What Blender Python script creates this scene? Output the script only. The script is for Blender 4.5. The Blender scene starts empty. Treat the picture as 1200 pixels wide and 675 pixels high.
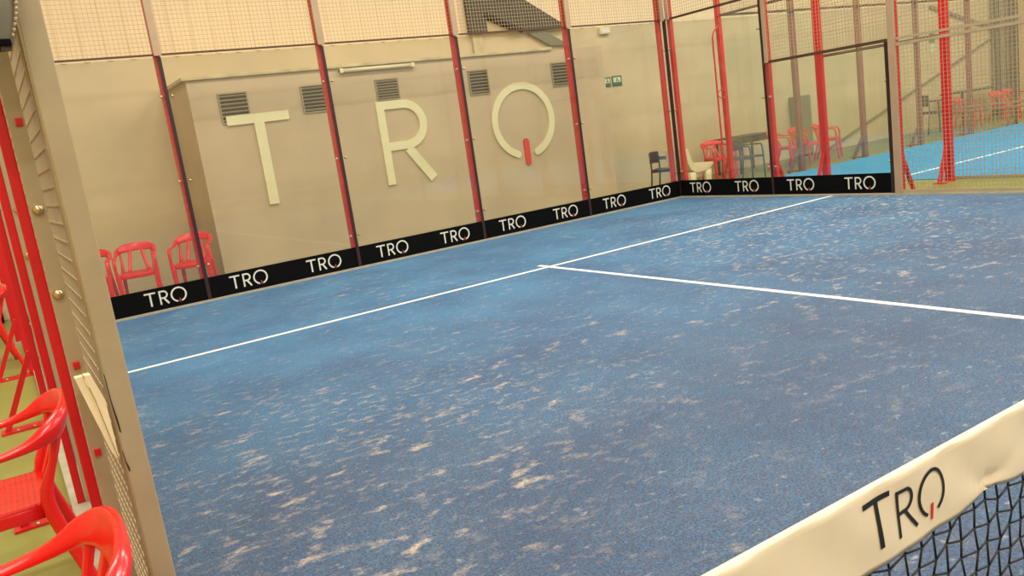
import bpy, bmesh, math, random
from mathutils import Vector, Matrix
random.seed(4)
sc = bpy.context.scene
COL = sc.collection

# ------------------------------------------------------------------ materials
def lin(c):
    return tuple(((v / 255) / 12.92 if v / 255 <= .04045 else ((v / 255 + .055) / 1.055) ** 2.4) for v in c)

def mat(name, rgb, rough=.6, metal=0.0, noise=0.0, nscale=6.0, bump=0.0, bscale=60.0, spec=.5, coat=0.0):
    m = bpy.data.materials.new(name); m.use_nodes = True
    nt = m.node_tree; b = nt.nodes['Principled BSDF']
    c = lin(rgb)
    b.inputs['Base Color'].default_value = (*c, 1)
    b.inputs['Roughness'].default_value = rough
    b.inputs['Metallic'].default_value = metal
    b.inputs['Specular IOR Level'].default_value = spec
    b.inputs['Coat Weight'].default_value = coat
    tc = nt.nodes.new('ShaderNodeNewGeometry')
    if noise:
        n = nt.nodes.new('ShaderNodeTexNoise'); n.inputs['Scale'].default_value = nscale
        n.inputs['Detail'].default_value = 6
        nt.links.new(tc.outputs['Position'], n.inputs['Vector'])
        r = nt.nodes.new('ShaderNodeValToRGB')
        r.color_ramp.elements[0].position = .3; r.color_ramp.elements[1].position = .72
        r.color_ramp.elements[0].color = (*[v * (1 - noise) for v in c], 1)
        r.color_ramp.elements[1].color = (*[min(1, v * (1 + noise * .6)) for v in c], 1)
        nt.links.new(n.outputs['Fac'], r.inputs['Fac'])
        nt.links.new(r.outputs['Color'], b.inputs['Base Color'])
    if bump:
        n2 = nt.nodes.new('ShaderNodeTexNoise'); n2.inputs['Scale'].default_value = bscale
        nt.links.new(tc.outputs['Position'], n2.inputs['Vector'])
        bp = nt.nodes.new('ShaderNodeBump'); bp.inputs['Strength'].default_value = bump
        bp.inputs['Distance'].default_value = .01
        nt.links.new(n2.outputs['Fac'], bp.inputs['Height'])
        nt.links.new(bp.outputs['Normal'], b.inputs['Normal'])
    return m

def glass_mat():
    m = bpy.data.materials.new('dusty_clear_glass'); m.use_nodes = True
    nt = m.node_tree; nt.nodes.clear()
    out = nt.nodes.new('ShaderNodeOutputMaterial')
    tr = nt.nodes.new('ShaderNodeBsdfTransparent'); tr.inputs[0].default_value = (.975, .985, .965, 1)
    gl = nt.nodes.new('ShaderNodeBsdfGlossy'); gl.inputs['Roughness'].default_value = .02
    gl.inputs[0].default_value = (1, 1, 1, 1)
    fr = nt.nodes.new('ShaderNodeFresnel'); fr.inputs[0].default_value = 1.45
    ge = nt.nodes.new('ShaderNodeNewGeometry'); im = nt.nodes.new('ShaderNodeMapRange')
    im.inputs[3].default_value = 1.40; im.inputs[4].default_value = 1 / 1.40
    nt.links.new(ge.outputs['Backfacing'], im.inputs[0]); nt.links.new(im.outputs[0], fr.inputs[0])
    df = nt.nodes.new('ShaderNodeBsdfDiffuse'); df.inputs[0].default_value = (.75, .72, .66, 1)
    mx = nt.nodes.new('ShaderNodeMixShader'); mx2 = nt.nodes.new('ShaderNodeMixShader')
    mx2.inputs[0].default_value = .018
    nt.links.new(fr.outputs[0], mx.inputs[0]); nt.links.new(tr.outputs[0], mx.inputs[1]); nt.links.new(gl.outputs[0], mx.inputs[2])
    nt.links.new(mx.outputs[0], mx2.inputs[1]); nt.links.new(df.outputs[0], mx2.inputs[2])
    nt.links.new(mx2.outputs[0], out.inputs[0])
    return m

def perforated(name, rgb):
    m = mat(name, rgb, .3); nt = m.node_tree; b = nt.nodes['Principled BSDF']; L = nt.links.new
    tc = nt.nodes.new('ShaderNodeTexCoord'); v = nt.nodes.new('ShaderNodeTexVoronoi'); v.voronoi_dimensions = '2D'
    v.inputs['Scale'].default_value = 52; v.inputs['Randomness'].default_value = 0
    L(tc.outputs['Object'], v.inputs['Vector'])
    r = nt.nodes.new('ShaderNodeValToRGB'); r.color_ramp.elements[0].position = .24; r.color_ramp.elements[1].position = .32
    c = lin(rgb); r.color_ramp.elements[0].color = (c[0] * .5, c[1] * .4, c[2] * .4, 1); r.color_ramp.elements[1].color = (*c, 1)
    L(v.outputs['Distance'], r.inputs['Fac']); L(r.outputs['Color'], b.inputs['Base Color'])
    return m

def turf_mat(name, base, deep, sand, sand_amt):
    m = bpy.data.materials.new(name); m.use_nodes = True
    nt = m.node_tree; b = nt.nodes['Principled BSDF']; L = nt.links.new
    geo = nt.nodes.new('ShaderNodeNewGeometry'); P = geo.outputs['Position']
    def noise(scale, detail=3, rough=.55, vec=None, stretch=None):
        n = nt.nodes.new('ShaderNodeTexNoise')
        n.inputs['Scale'].default_value = scale; n.inputs['Detail'].default_value = detail; n.inputs['Roughness'].default_value = rough
        v = vec or P
        if stretch:
            mp = nt.nodes.new('ShaderNodeMapping'); mp.inputs['Scale'].default_value = stretch[0]; mp.inputs['Rotation'].default_value = (0, 0, stretch[1])
            L(P, mp.inputs['Vector']); v = mp.outputs[0]
        L(v, n.inputs['Vector']); return n.outputs['Fac']
    def ramp(f, a, b_, ca=(0, 0, 0, 1), cb=(1, 1, 1, 1)):
        r = nt.nodes.new('ShaderNodeValToRGB'); r.color_ramp.elements[0].position = a; r.color_ramp.elements[1].position = b_
        r.color_ramp.elements[0].color = ca; r.color_ramp.elements[1].color = cb; L(f, r.inputs['Fac']); return r.outputs['Color']
    def math_(op, a, b_):
        n = nt.nodes.new('ShaderNodeMath'); n.operation = op; n.use_clamp = True
        for i, v in enumerate((a, b_)):
            if isinstance(v, (int, float)): n.inputs[i].default_value = v
            else: L(v, n.inputs[i])
        return n.outputs[0]
    def mix(f, a, b_):
        n = nt.nodes.new('ShaderNodeMix'); n.data_type = 'RGBA'
        if isinstance(f, (int, float)): n.inputs[0].default_value = f
        else: L(f, n.inputs[0])
        for i, v in ((6, a), (7, b_)):
            if isinstance(v, tuple): n.inputs[i].default_value = v
            else: L(v, n.inputs[i])
        return n.outputs[2]
    B, D, S = (*lin(base), 1), (*lin(deep), 1), (*lin(sand), 1)
    col = mix(ramp(noise(1.1, 4), .35, .68), B, D)
    # fine sand grain among the fibres; steeper-view greying painted in towards the net
    sep = nt.nodes.new('ShaderNodeSeparateXYZ'); L(P, sep.inputs[0])
    mr = nt.nodes.new('ShaderNodeMapRange'); mr.inputs[1].default_value = -3.2; mr.inputs[2].default_value = -7.5
    mr.inputs[3].default_value = 0.10; mr.inputs[4].default_value = 1.0; L(sep.outputs['Y'], mr.inputs[0])
    grain = ramp(noise(95, 2, .8), .36, .66)
    big = ramp(noise(.55, 3), .38, .66)
    sand_view_grey = math_('MULTIPLY', math_('MULTIPLY', math_('ADD', mr.outputs[0], math_('MULTIPLY', big, .12)), math_('ADD', grain, .18)), sand_amt)
    col = mix(sand_view_grey, col, (*lin((76, 68, 78)), 1))
    # bare sandy patches
    cluster = math_('MULTIPLY', ramp(noise(.42, 2), .40, .62), .62)
    def blob(cx, cy, r):
        vd = nt.nodes.new('ShaderNodeVectorMath'); vd.operation = 'DISTANCE'; vd.inputs[1].default_value = (cx, cy, 0); L(P, vd.inputs[0])
        q = nt.nodes.new('ShaderNodeMapRange'); q.inputs[1].default_value = r; q.inputs[2].default_value = r * .3; L(vd.outputs['Value'], q.inputs[0]); return q.outputs[0]
    for bl in ((8.1, -4.1, 2.8), (6.2, -6.2, 1.7), (1.2, -6.3, 1.7), (.9, -7.5, 1.3)):
        cluster = math_('ADD', cluster, blob(*bl))
    spots = noise(5.2, 5, .68, stretch=((1.0, 1.5, 1), .35))
    patch = ramp(spots, .565, .70)
    patch = math_('MULTIPLY', patch, math_('ADD', math_('MULTIPLY', cluster, .8), .12))
    patch = math_('MULTIPLY', patch, math_('ADD', math_('MULTIPLY', ramp(noise(60, 2, .7), .3, .6), .55), .45))
    col = mix(math_('MULTIPLY', patch, sand_amt * .9), col, S)
    # small scuffed sand marks, dense in the worn zones
    small = ramp(noise(11, 4, .62, stretch=((1, 1.7, 1), .25)), .54, .66)
    zone = math_('ADD', blob(8.7, -3.1, 2.6), math_('MULTIPLY', blob(7.4, -4.9, 2.6), .6))
    zone = math_('ADD', zone, math_('MULTIPLY', blob(1.2, -6.4, 2.0), .38))
    zone = math_('ADD', math_('MULTIPLY', zone, ramp(noise(.9, 3), .3, .6)), .07)
    col = mix(math_('MULTIPLY', math_('MULTIPLY', small, zone), sand_amt * .85), col, S)
    cloud = ramp(noise(2.6, 4, .7), .42, .70)
    col = mix(math_('MULTIPLY', cloud, .10 * sand_amt), col, (*lin((132, 130, 138)), 1))
    # flecks
    fl = ramp(noise(14, 3, .65, stretch=((1, 1.6, 1), .2)), .62, .72)
    col = mix(math_('MULTIPLY', fl, .6 * sand_amt), col, (*lin((160, 162, 166)), 1))
    # fibre tone variation
    fib = noise(85, 3, .85)
    dk = ramp(fib, .30, .70, (.45, .45, .45, 1), (1.38, 1.38, 1.38, 1))
    mul = nt.nodes.new('ShaderNodeMix'); mul.data_type = 'RGBA'; mul.blend_type = 'MULTIPLY'; mul.inputs[0].default_value = 1
    L(col, mul.inputs[6]); L(dk, mul.inputs[7])
    L(mul.outputs[2], b.inputs['Base Color'])
    b.inputs['Roughness'].default_value = .85; b.inputs['Specular IOR Level'].default_value = .25
    b.inputs['Sheen Weight'].default_value = .25; b.inputs['Sheen Roughness'].default_value = .5
    b.inputs['Sheen Tint'].default_value = (*lin((150, 190, 230)), 1)
    bp = nt.nodes.new('ShaderNodeBump'); bp.inputs['Strength'].default_value = .55; bp.inputs['Distance'].default_value = .012
    L(fib, bp.inputs['Height']); L(bp.outputs['Normal'], b.inputs['Normal'])
    return m

M = dict(
    red=mat('red_powder_coat', (208, 16, 26), .38, noise=.08, nscale=5),
    red_far=mat('dull_red_brown', (138, 66, 54), .5, noise=.12, nscale=5),  # browner, darker red for the back posts of the far court
    chair_red=mat('red_plastic', (232, 24, 22), .27, bump=.05, bscale=25, coat=.15),
    galv=mat('galvanised_beige_steel', (178, 160, 128), .5, metal=.15, noise=.07, nscale=9),
    galv_pink=mat('weathered_mesh_frame', (178, 150, 120), .55, metal=.1, noise=.08, nscale=4),
    wire=mat('galvanised_wire', (176, 160, 132), .5, metal=.2),
    wire_far=mat('galvanised_wire_dull', (184, 160, 122), .55, metal=.1),
    seal=mat('black_joint_seal', (44, 20, 18), .5),
    rail=mat('dark_steel_rail', (84, 62, 42), .5, metal=.3),
    bolt=mat('brassy_zinc_bolt', (200, 178, 132), .28, metal=.85),
    black=mat('black_vinyl', (8, 8, 9), .6, spec=.08),
    dim_red=mat('dim_red_print', (158, 46, 34), .55),
    letter=mat('pale_print', (222, 218, 202), .55),
    red_print=mat('red_print', (224, 34, 22), .5),
    wall_letter=mat('cream_wall_letter', (236, 226, 178), .6, noise=.03, nscale=4),
    plaster=mat('tan_painted_plaster', (208, 186, 146), .8, noise=.10, nscale=1.4, bump=.15, bscale=40),
    plaster_b=mat('tan_painted_block', (202, 178, 142), .8, noise=.11, nscale=1.1, bump=.15, bscale=40),
    cream=mat('cream_cladding', (236, 210, 168), .65, noise=.03, nscale=2),
    ceiling=mat('white_ceiling', (236, 228, 208), .8),
    ledge=mat('painted_ledge', (202, 184, 140), .7, noise=.22, nscale=5),
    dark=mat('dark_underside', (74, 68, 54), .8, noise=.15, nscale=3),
    louvre=mat('louvre_metal', (160, 144, 112), .6),
    void=mat('dark_louvre_back', (38, 32, 24), .9),
    tube=mat('white_tube', (226, 212, 172), .45),
    floor=mat('green_resin_floor', (142, 142, 70), .42, noise=.14, nscale=1.6, bump=.04, bscale=8),
    kerb=mat('concrete_kerb', (176, 166, 142), .85, noise=.15, nscale=12),
    line=mat('white_turf_line', (240, 238, 226), .8, noise=.06, nscale=30, bump=.4, bscale=150),
    tape=mat('white_net_tape', (234, 217, 186), .5, noise=.03, nscale=14),
    cord=mat('black_net_cord', (22, 22, 24), .7),
    black_print=mat('black_print', (26, 20, 18), .5),
    black_plastic=mat('black_chair_plastic', (34, 38, 42), .4),
    cream_plastic=mat('cream_plastic', (238, 222, 176), .4),
    white_plastic=mat('white_plate', (238, 222, 180), .45, noise=.05, nscale=20),
    olive=mat('olive_grey_cover', (112, 104, 84), .7, noise=.12, nscale=9),
    green_sign=mat('green_sign', (52, 96, 52), .5),
    pale_sign=mat('pale_sign', (206, 208, 176), .5),
    cabinet=mat('grey_green_cabinet', (118, 112, 82), .6, noise=.1, nscale=5),
    greydark=mat('grey_green_steel', (120, 116, 88), .6),
    rust=mat('worn_slot', (52, 38, 24), .8),
    chair_seat=perforated('perforated_red_plastic', (232, 24, 22)),
    glass=glass_mat(),
    turf=turf_mat('blue_sanded_turf', (72, 128, 168), (54, 102, 144), (212, 190, 164), 1.0),
    turf2=turf_mat('turquoise_turf', (30, 150, 200), (34, 158, 206), (120, 180, 200), .25),
)

# ------------------------------------------------------------------ mesh builder
class MB:
    def __init__(s): s.v = []; s.f = []; s.sm = []
    def poly(s, vs, fs, smooth=False):
        o = len(s.v); s.v += [tuple(p) for p in vs]
        for f in fs: s.f.append([i + o for i in f]); s.sm.append(smooth)
        return s
    def box(s, x0, x1, y0, y1, z0, z1):
        vs = [(x, y, z) for z in (z0, z1) for y in (y0, y1) for x in (x0, x1)]
        return s.poly(vs, [(0, 2, 3, 1), (4, 5, 7, 6), (0, 1, 5, 4), (2, 6, 7, 3), (0, 4, 6, 2), (1, 3, 7, 5)])
    def bbox(s, x0, x1, y0, y1, z0, z1, b=.006):           # box with bevelled edges
        bm = bmesh.new()
        bmesh.ops.create_cube(bm, size=1)
        for v in bm.verts:
            v.co = Vector((x0 + (v.co.x + .5) * (x1 - x0), y0 + (v.co.y + .5) * (y1 - y0), z0 + (v.co.z + .5) * (z1 - z0)))
        bmesh.ops.bevel(bm, geom=bm.edges[:], offset=b, segments=2, affect='EDGES', profile=.6)
        bm.verts.index_update()
        s.poly([v.co[:] for v in bm.verts], [[v.index for v in f.verts] for f in bm.faces]); bm.free(); return s
    def bar(s, a, b, w, h=None, up=(0, 0, 1)):             # rectangular bar from a to b
        h = h or w; a = Vector(a); b = Vector(b); t = (b - a).normalized(); up = Vector(up)
        if abs(t.dot(up)) > .98: up = Vector((0, 1, 0))
        sd = t.cross(up).normalized(); u = sd.cross(t)
        vs = [p + sd * (i * w / 2) + u * (j * h / 2) for p in (a, b) for i, j in ((-1, -1), (1, -1), (1, 1), (-1, 1))]
        return s.poly(vs, [(3, 2, 1, 0), (4, 5, 6, 7), (0, 1, 5, 4), (1, 2, 6, 5), (2, 3, 7, 6), (3, 0, 4, 7)])
    def cyl(s, a, b, r, n=12, r2=None):
        a = Vector(a); b = Vector(b); t = (b - a).normalized(); up = Vector((0, 0, 1)) if abs(t.z) < .9 else Vector((0, 1, 0))
        sd = t.cross(up).normalized(); u = sd.cross(t); r2 = r if r2 is None else r2
        vs = [p + (sd * math.cos(2 * math.pi * k / n) + u * math.sin(2 * math.pi * k / n)) * q for p, q in ((a, r), (b, r2)) for k in range(n)]
        s.poly(vs, [(k, (k + 1) % n, n + (k + 1) % n, n + k) for k in range(n)], True)
        o = len(s.v) - 2 * n
        s.f.append([o + k for k in reversed(range(n))]); s.sm.append(False)
        s.f.append([o + n + k for k in range(n)]); s.sm.append(False); return s
    def dome(s, c, n, r, hgt, seg=12):                      # domed bolt head on a surface, axis n
        c = Vector(c); t = Vector(n).normalized(); up = Vector((0, 0, 1)) if abs(t.z) < .9 else Vector((0, 1, 0))
        sd = t.cross(up).normalized(); u = sd.cross(t); rings = [(r, 0), (r, hgt * .3), (r * .85, hgt * .65), (r * .5, hgt * .92), (0.001, hgt)]
        vs = [c + t * z + (sd * math.cos(2 * math.pi * k / seg) + u * math.sin(2 * math.pi * k / seg)) * q for q, z in rings for k in range(seg)]
        fs = [(i * seg + k, i * seg + (k + 1) % seg, (i + 1) * seg + (k + 1) % seg, (i + 1) * seg + k) for i in range(len(rings) - 1) for k in range(seg)]
        fs.append(tuple(reversed(range(seg)))); fs.append(tuple((len(rings) - 1) * seg + k for k in range(seg)))
        return s.poly(vs, fs, True)
    def sweep(s, pts, ws, hs, up=(0, 0, 1), ups=None, n=14, e=.55, closed=False):
        # super-elliptic section swept along pts; w = across, h = along up
        pts = [Vector(p) for p in pts]; N = len(pts); vs = []
        for i, p in enumerate(pts):
            t = (pts[min(i + 1, N - 1)] - pts[max(i - 1, 0)]).normalized()
            u0 = Vector(ups[i]) if ups else Vector(up)
            sd = t.cross(u0)
            if sd.length < 1e-4: sd = t.cross(Vector((0, 1, .01)))
            sd.normalize(); u = sd.cross(t).normalized()
            for k in range(n):
                a = 2 * math.pi * k / n; ca, sa = math.cos(a), math.sin(a)
                vs.append(p + sd * (math.copysign(abs(ca) ** e, ca) * ws[i] / 2) + u * (math.copysign(abs(sa) ** e, sa) * hs[i] / 2))
        fs = [(i * n + k, i * n + (k + 1) % n, (i + 1) * n + (k + 1) % n, (i + 1) * n + k) for i in range(N - 1) for k in range(n)]
        fs += [tuple(reversed(range(n))), tuple((N - 1) * n + k for k in range(n))]
        return s.poly(vs, fs, True)
    def prism(s, pts, n, d):                                # planar polygon pts pushed along n by d
        n = Vector(n).normalized() * d; N = len(pts)
        vs = [Vector(p) for p in pts] + [Vector(p) + n for p in pts]
        return s.poly(vs, [tuple(reversed(range(N))), tuple(range(N, 2 * N))] + [(k, (k + 1) % N, N + (k + 1) % N, N + k) for k in range(N)])
    def build(s, name, m, parent=None, loc=(0, 0, 0)):
        me = bpy.data.meshes.new(name); me.from_pydata(s.v, [], s.f); me.update()
        me.polygons.foreach_set('use_smooth', s.sm)
        bm = bmesh.new(); bm.from_mesh(me); bmesh.ops.recalc_face_normals(bm, faces=bm.faces); bm.to_mesh(me); bm.free()
        me.materials.append(M[m]); o = bpy.data.objects.new(name, me); COL.objects.link(o)
        if parent: o.parent = parent
        o.location = loc
        return o

def tag(o, label, cat, group=None):
    o['label'] = label; o['category'] = cat
    if group: o['group'] = group
    return o
def thing(name, label, cat, loc=(0, 0, 0), rz=0, group=None):
    o = bpy.data.objects.new(name, None); COL.objects.link(o); o.empty_display_size = .1
    o.location = loc; o.rotation_euler = (0, 0, rz); return tag(o, label, cat, group)
def struct(o): o['kind'] = 'structure'; return o
def dup(root, loc, rz, label, group=None, scale=None):
    r = root.copy(); COL.objects.link(r); r.location = loc; r.rotation_euler = (0, 0, rz); r['label'] = label
    if scale: r.scale = scale
    if group: r['group'] = group
    for ch in list(root.children):
        c = ch.copy(); COL.objects.link(c); c.parent = r
        for g in list(ch.children):
            d = g.copy(); COL.objects.link(d); d.parent = c
    return r
def smooth_path(pts, k=6):                                  # Catmull-Rom
    pts = [Vector(p) for p in pts]; out = []
    for i in range(len(pts) - 1):
        p0, p1, p2, p3 = pts[max(i - 1, 0)], pts[i], pts[i + 1], pts[min(i + 2, len(pts) - 1)]
        for j in range(k):
            t = j / k
            out.append(.5 * ((2 * p1) + (p2 - p0) * t + (2 * p0 - 5 * p1 + 4 * p2 - p3) * t * t + (3 * p1 - p0 - 3 * p2 + p3) * t ** 3))
    out.append(pts[-1]); return out
def interp(vals, k=6):
    return [v.x for v in smooth_path([(a, 0, 0) for a in vals], k)]

# ------------------------------------------------------------------ logo lettering
def ribbon(mb, P, pts, w, t):
    """flat stroke of width w along 2-D pts, mapped to 3-D by P(u, v, depth)"""
    n = len(pts); Lf = []; Rt = []
    for i, (x, y) in enumerate(pts):
        a = pts[max(i - 1, 0)]; b = pts[min(i + 1, n - 1)]
        if 0 < i < n - 1:
            d1 = Vector((x - a[0], y - a[1])).normalized(); d2 = Vector((b[0] - x, b[1] - y)).normalized()
            d = (d1 + d2).normalized(); k = 1 / max(.5, d.dot(d1))
        else: d = Vector((b[0] - a[0], b[1] - a[1])).normalized(); k = 1
        nx, ny = -d.y * w / 2 * k, d.x * w / 2 * k
        Lf.append((x + nx, y + ny)); Rt.append((x - nx, y - ny))
    vs = []
    for i in range(n):
        vs += [P(*Lf[i], 0), P(*Rt[i], 0), P(*Lf[i], t), P(*Rt[i], t)]
    fs = [(0, 1, 3, 2), (4 * n - 4, 4 * n - 2, 4 * n - 1, 4 * n - 3)]
    for i in range(n - 1):
        o = 4 * i; q = o + 4
        fs += [(o, q, q + 1, o + 1), (o + 2, o + 3, q + 3, q + 2), (o, o + 2, q + 2, q), (o + 1, q + 1, q + 3, o + 3)]
    mb.poly(vs, fs)
def arc(cx, cy, rx, ry, a0, a1, n=28):
    return [(cx + rx * math.cos(math.radians(a0 + (a1 - a0) * i / n)), cy + ry * math.sin(math.radians(a0 + (a1 - a0) * i / n))) for i in range(n + 1)]
def letter_T(mb, P, x, z, w, h, s, t):
    ribbon(mb, P, [(x, z + h - s / 2), (x + w, z + h - s / 2)], s, t)
    ribbon(mb, P, [(x + w / 2, z), (x + w / 2, z + h - s)], s * 1.1, t)
def letter_R(mb, P, x, z, w, h, s, t):
    zm = z + h * .455; r = (z + h - s / 2 - zm) / 2; xr = x + w * .93 - s / 2 - r
    ribbon(mb, P, [(x + s / 2, z), (x + s / 2, z + h)], s, t * 1.03)
    ribbon(mb, P, [(x + s * .9, z + h - s / 2), (xr, z + h - s / 2)] + arc(xr, zm + r, r, r, 80, -80, 16) + [(xr, zm), (x + s, zm)], s, t)
    ribbon(mb, P, [(x + w * .5, zm - s * .45), (x + w - s * .62, z)], s * 1.15, t * .96)
def disc(mb, P, x, y, r, t, n=16):
    vs = [P(x + r * math.cos(2 * math.pi * k / n), y + r * math.sin(2 * math.pi * k / n), d) for d in (0, t) for k in range(n)]
    mb.poly(vs, [tuple(reversed(range(n))), tuple(range(n, 2 * n))] + [(k, (k + 1) % n, n + (k + 1) % n, n + k) for k in range(n)])
def letter_O(mb, P, cx, cz, rx, rz, s, t):
    ribbon(mb, P, arc(cx, cz, rx - s / 2, rz - s / 2, -90 + 20, 270 - 20, 44), s, t)
    for a in (-70, 250): disc(mb, P, cx + (rx - s / 2) * math.cos(math.radians(a)), cz + (rz - s / 2) * math.sin(math.radians(a)), s / 2, t * .97)
def stroke_Q(mb, P, cx, z0, z1, s, t):
    ribbon(mb, P, [(cx, z0 + s / 2), (cx, z1 - s / 2)], s, t)
    for zz in (z0 + s / 2, z1 - s / 2): disc(mb, P, cx, zz, s / 2, t * .97)
def logo(parent, P, x, z, h, t, white='letter', k=1.0):
    a = MB(); s = h * .115
    letter_T(a, P, x, z, h * .78 * k, h, s, t)
    letter_R(a, P, x + h * .98 * k, z, h * .66 * k, h, s, t)
    cx = x + h * 2.33 * k
    letter_O(a, P, cx, z + h * .5, h * .56 * k, h * .56, s, t)
    a.build('logo_lettering', white, parent)
    b = MB(); stroke_Q(b, P, cx + h * .02, z - h * .08, z + h * .24, s * .9, t)
    o = b.build('logo_stroke', 'dim_red', parent); o['label'] = 'red stroke of the logo'

# ------------------------------------------------------------------ room shell
struct(MB().box(-5, 28, -22, 2.7, -.2, 0).build('floor', 'floor'))
struct(MB().box(-5, 28, 2.5, 2.7, 0, 3.28).build('wall_back', 'plaster'))
cl = MB()
pr = []; x = -5.0
while x < 28:
    pr += [(x, 2.5), (x + .2, 2.5), (x + .23, 2.485), (x + .27, 2.485)]; x += .3
pr += [(28, 2.5), (28, 2.7), (-5, 2.7)]
cl.prism([(a, b, 3.28) for a, b in pr], (0, 0, 1), 4.72)
struct(cl.build('wall_back_upper', 'cream'))
struct(MB().box(-5.2, -5, -22, 2.7, 0, 8).build('wall_left', 'plaster'))
struct(MB().box(28, 28.2, -22, 2.7, 0, 8).build('wall_right', 'plaster'))
struct(MB().box(-5, 28, -22.2, -22, 0, 8).build('wall_front', 'plaster'))
struct(MB().box(-5.2, 28.2, -22.2, 2.7, 8, 8.2).build('ceiling', 'ceiling'))
struct(MB().box(2.5, 9.6, 1.2, 2.5, 0, 2.78).build('wall_block', 'plaster_b'))
lg = MB(); lg.bbox(2.44, 8.5, 1.16, 2.5, 2.78, 2.83, .012)
struct(lg.build('trim_1', 'ledge'))
# concrete kerbs around the blue court
k1 = MB().box(-.12, 10.12, -.045, .1, 0, .035); struct(k1.build('trim_2', 'kerb'))
k2 = MB().box(9.95, 10.1, -20, -.045, 0, .035); struct(k2.build('trim_3', 'kerb'))
k3 = MB().box(-.02, .06, -8.95, -.045, 0, .035); struct(k3.build('trim_4', 'kerb'))

# ------------------------------------------------------------------ turf
t = thing('court_turf', 'worn blue sanded turf of the near padel court with white lines', 'turf', (5, -10, 0))
MB().box(-4.9399, 4.9499, -10, 9.955, 0, .012).build('turf_mat', 'turf', t)
for nm, b in (('service_line', (-4.93, 4.945, 6.925, 6.98, .011, .0155)), ('centre_line', (-.028, .028, -7, 7.15, .011, .016))):
    MB().box(*b).build(nm, 'line', t)
t = thing('court_turf', 'turquoise turf of the farther court behind the side fence', 'turf', (16.35, -10, 0))
MB().box(-4.9, 5, -10, 9.95, 0, .012).build('turf_mat', 'turf2', t)
MB().box(-4.9, 5, 7.02, 7.08, .011, .0155).build('service_line', 'line', t)
MB().box(-.028, .028, -7, 7.2, .011, .016).build('centre_line', 'line', t)

# ------------------------------------------------------------------ fence posts
def post(name, label, x, y, out, h, w=.07, dep=.07, m='red', seal=None, group=None, foot=True, plate=True, cat='post'):
    """out: unit vector pointing away from the court; seal: (normal dir, height)"""
    t = thing(name, label, cat, (x, y, 0), 0, group)
    ox, oy = out; sx, sy = -oy, ox
    hw, hd = w / 2, dep / 2
    bx, by = (hw if ox == 0 else hd), (hd if ox == 0 else hw)
    MB().bbox(-bx, bx, -by, by, .012, h, .005).build('upright', m, t)
    pb = MB()
    ex = .02
    x0, x1 = sorted((-ox * (hd) - abs(sx) * .07, ox * .30 + abs(sx) * .07)); y0, y1 = sorted((-oy * hd - abs(sy) * .07, oy * .30 + abs(sy) * .07))
    if not plate: x0, x1, y0, y1 = -hw - .02, hw + .02, -hw - .02, hw + .02
    pb.box(x0, x1, y0, y1, 0, .012); pb.build('base_plate', m, t)
    if foot:
        MB().bar((ox * .26, oy * .26, .012), (ox * hd, oy * hd, .52), .05, .035).build('brace', m, t)
        for q in (.1, .2):
            MB().dome((ox * q + sx * .05, oy * q + sy * .05, .012), (0, 0, 1), .012, .012, 8).build('anchor_bolt', 'bolt', t)
    return t

backdesc = {2: 'between the red chairs and the letter T', 4: 'between the letters T and R', 6: 'between the letters R and O', 8: 'just right of the round letter O'}
for x in (2, 4, 6, 8):
    t = post('fence_post', f'red back fence post standing {backdesc[x]}', x - .010, .075, (0, 1), 4.0, .07, .07, group='red posts along the back glass wall', foot=False)
t = post('corner_post', 'red corner post facing the back glass, left of the dark corner joint', 9.93, .08, (0, 1), 4.0, .07, .07, foot=False, group='pair of corner posts')
t = post('corner_post', 'red corner post facing the side glass, right of the dark corner joint', 10.085, -.05, (1, 0), 4.0, .07, .07, foot=False, group='pair of corner posts')
MBc = MB().box(9.975, 10.02, -.02, .02, .035, 3.0).build('corner_seal', 'seal'); tag(MBc, 'black vertical seal strip closing the glass corner of the court', 'seal')
# right side
post('fence_post', 'red side post between the two black banner sections right of the corner', 10.085, -2.0, (1, 0), 4.0, .075, .07, group='posts of the near court right side')
post('fence_post', 'side post with red foot behind the pale frame where glass meets mesh', 10.085, -4.03, (1, 0), 4.0, .07, .07, group='posts of the near court right side')
post('fence_post', 'next side post carrying the near mesh fence toward the net', 10.085, -6.0, (1, 0), 4.0, .07, .07, group='posts of the near court right side')
post('fence_post', 'last side post of the near mesh fence by the right gate', 10.085, -8.0, (1, 0), 4.0, .07, .07, group='posts of the near court right side')
# left side (camera stands beside this fence)
for y, x, w, d in ((0, -.07, .06, 'leftmost red post at the back left glass corner'), (-2, -.03, .045, 'farthest visible red post of the left fence, behind the other strips'),
                   (-4, .0, .045, 'red post of the left fence with brace foot beyond the nearer chairs'),
                   (-6, .026, .036, 'red post of the left fence just behind the upper foreground chair arm'),
                   (-8, .026, .027, 'nearest red post beside the grey mesh at far left')):
    post('fence_post', d, x, y, (-1, 0) if y else (0, 1), 4.0, w, w, group='red posts along the left fence', foot=(y != -8), plate=(y != -8))

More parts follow.
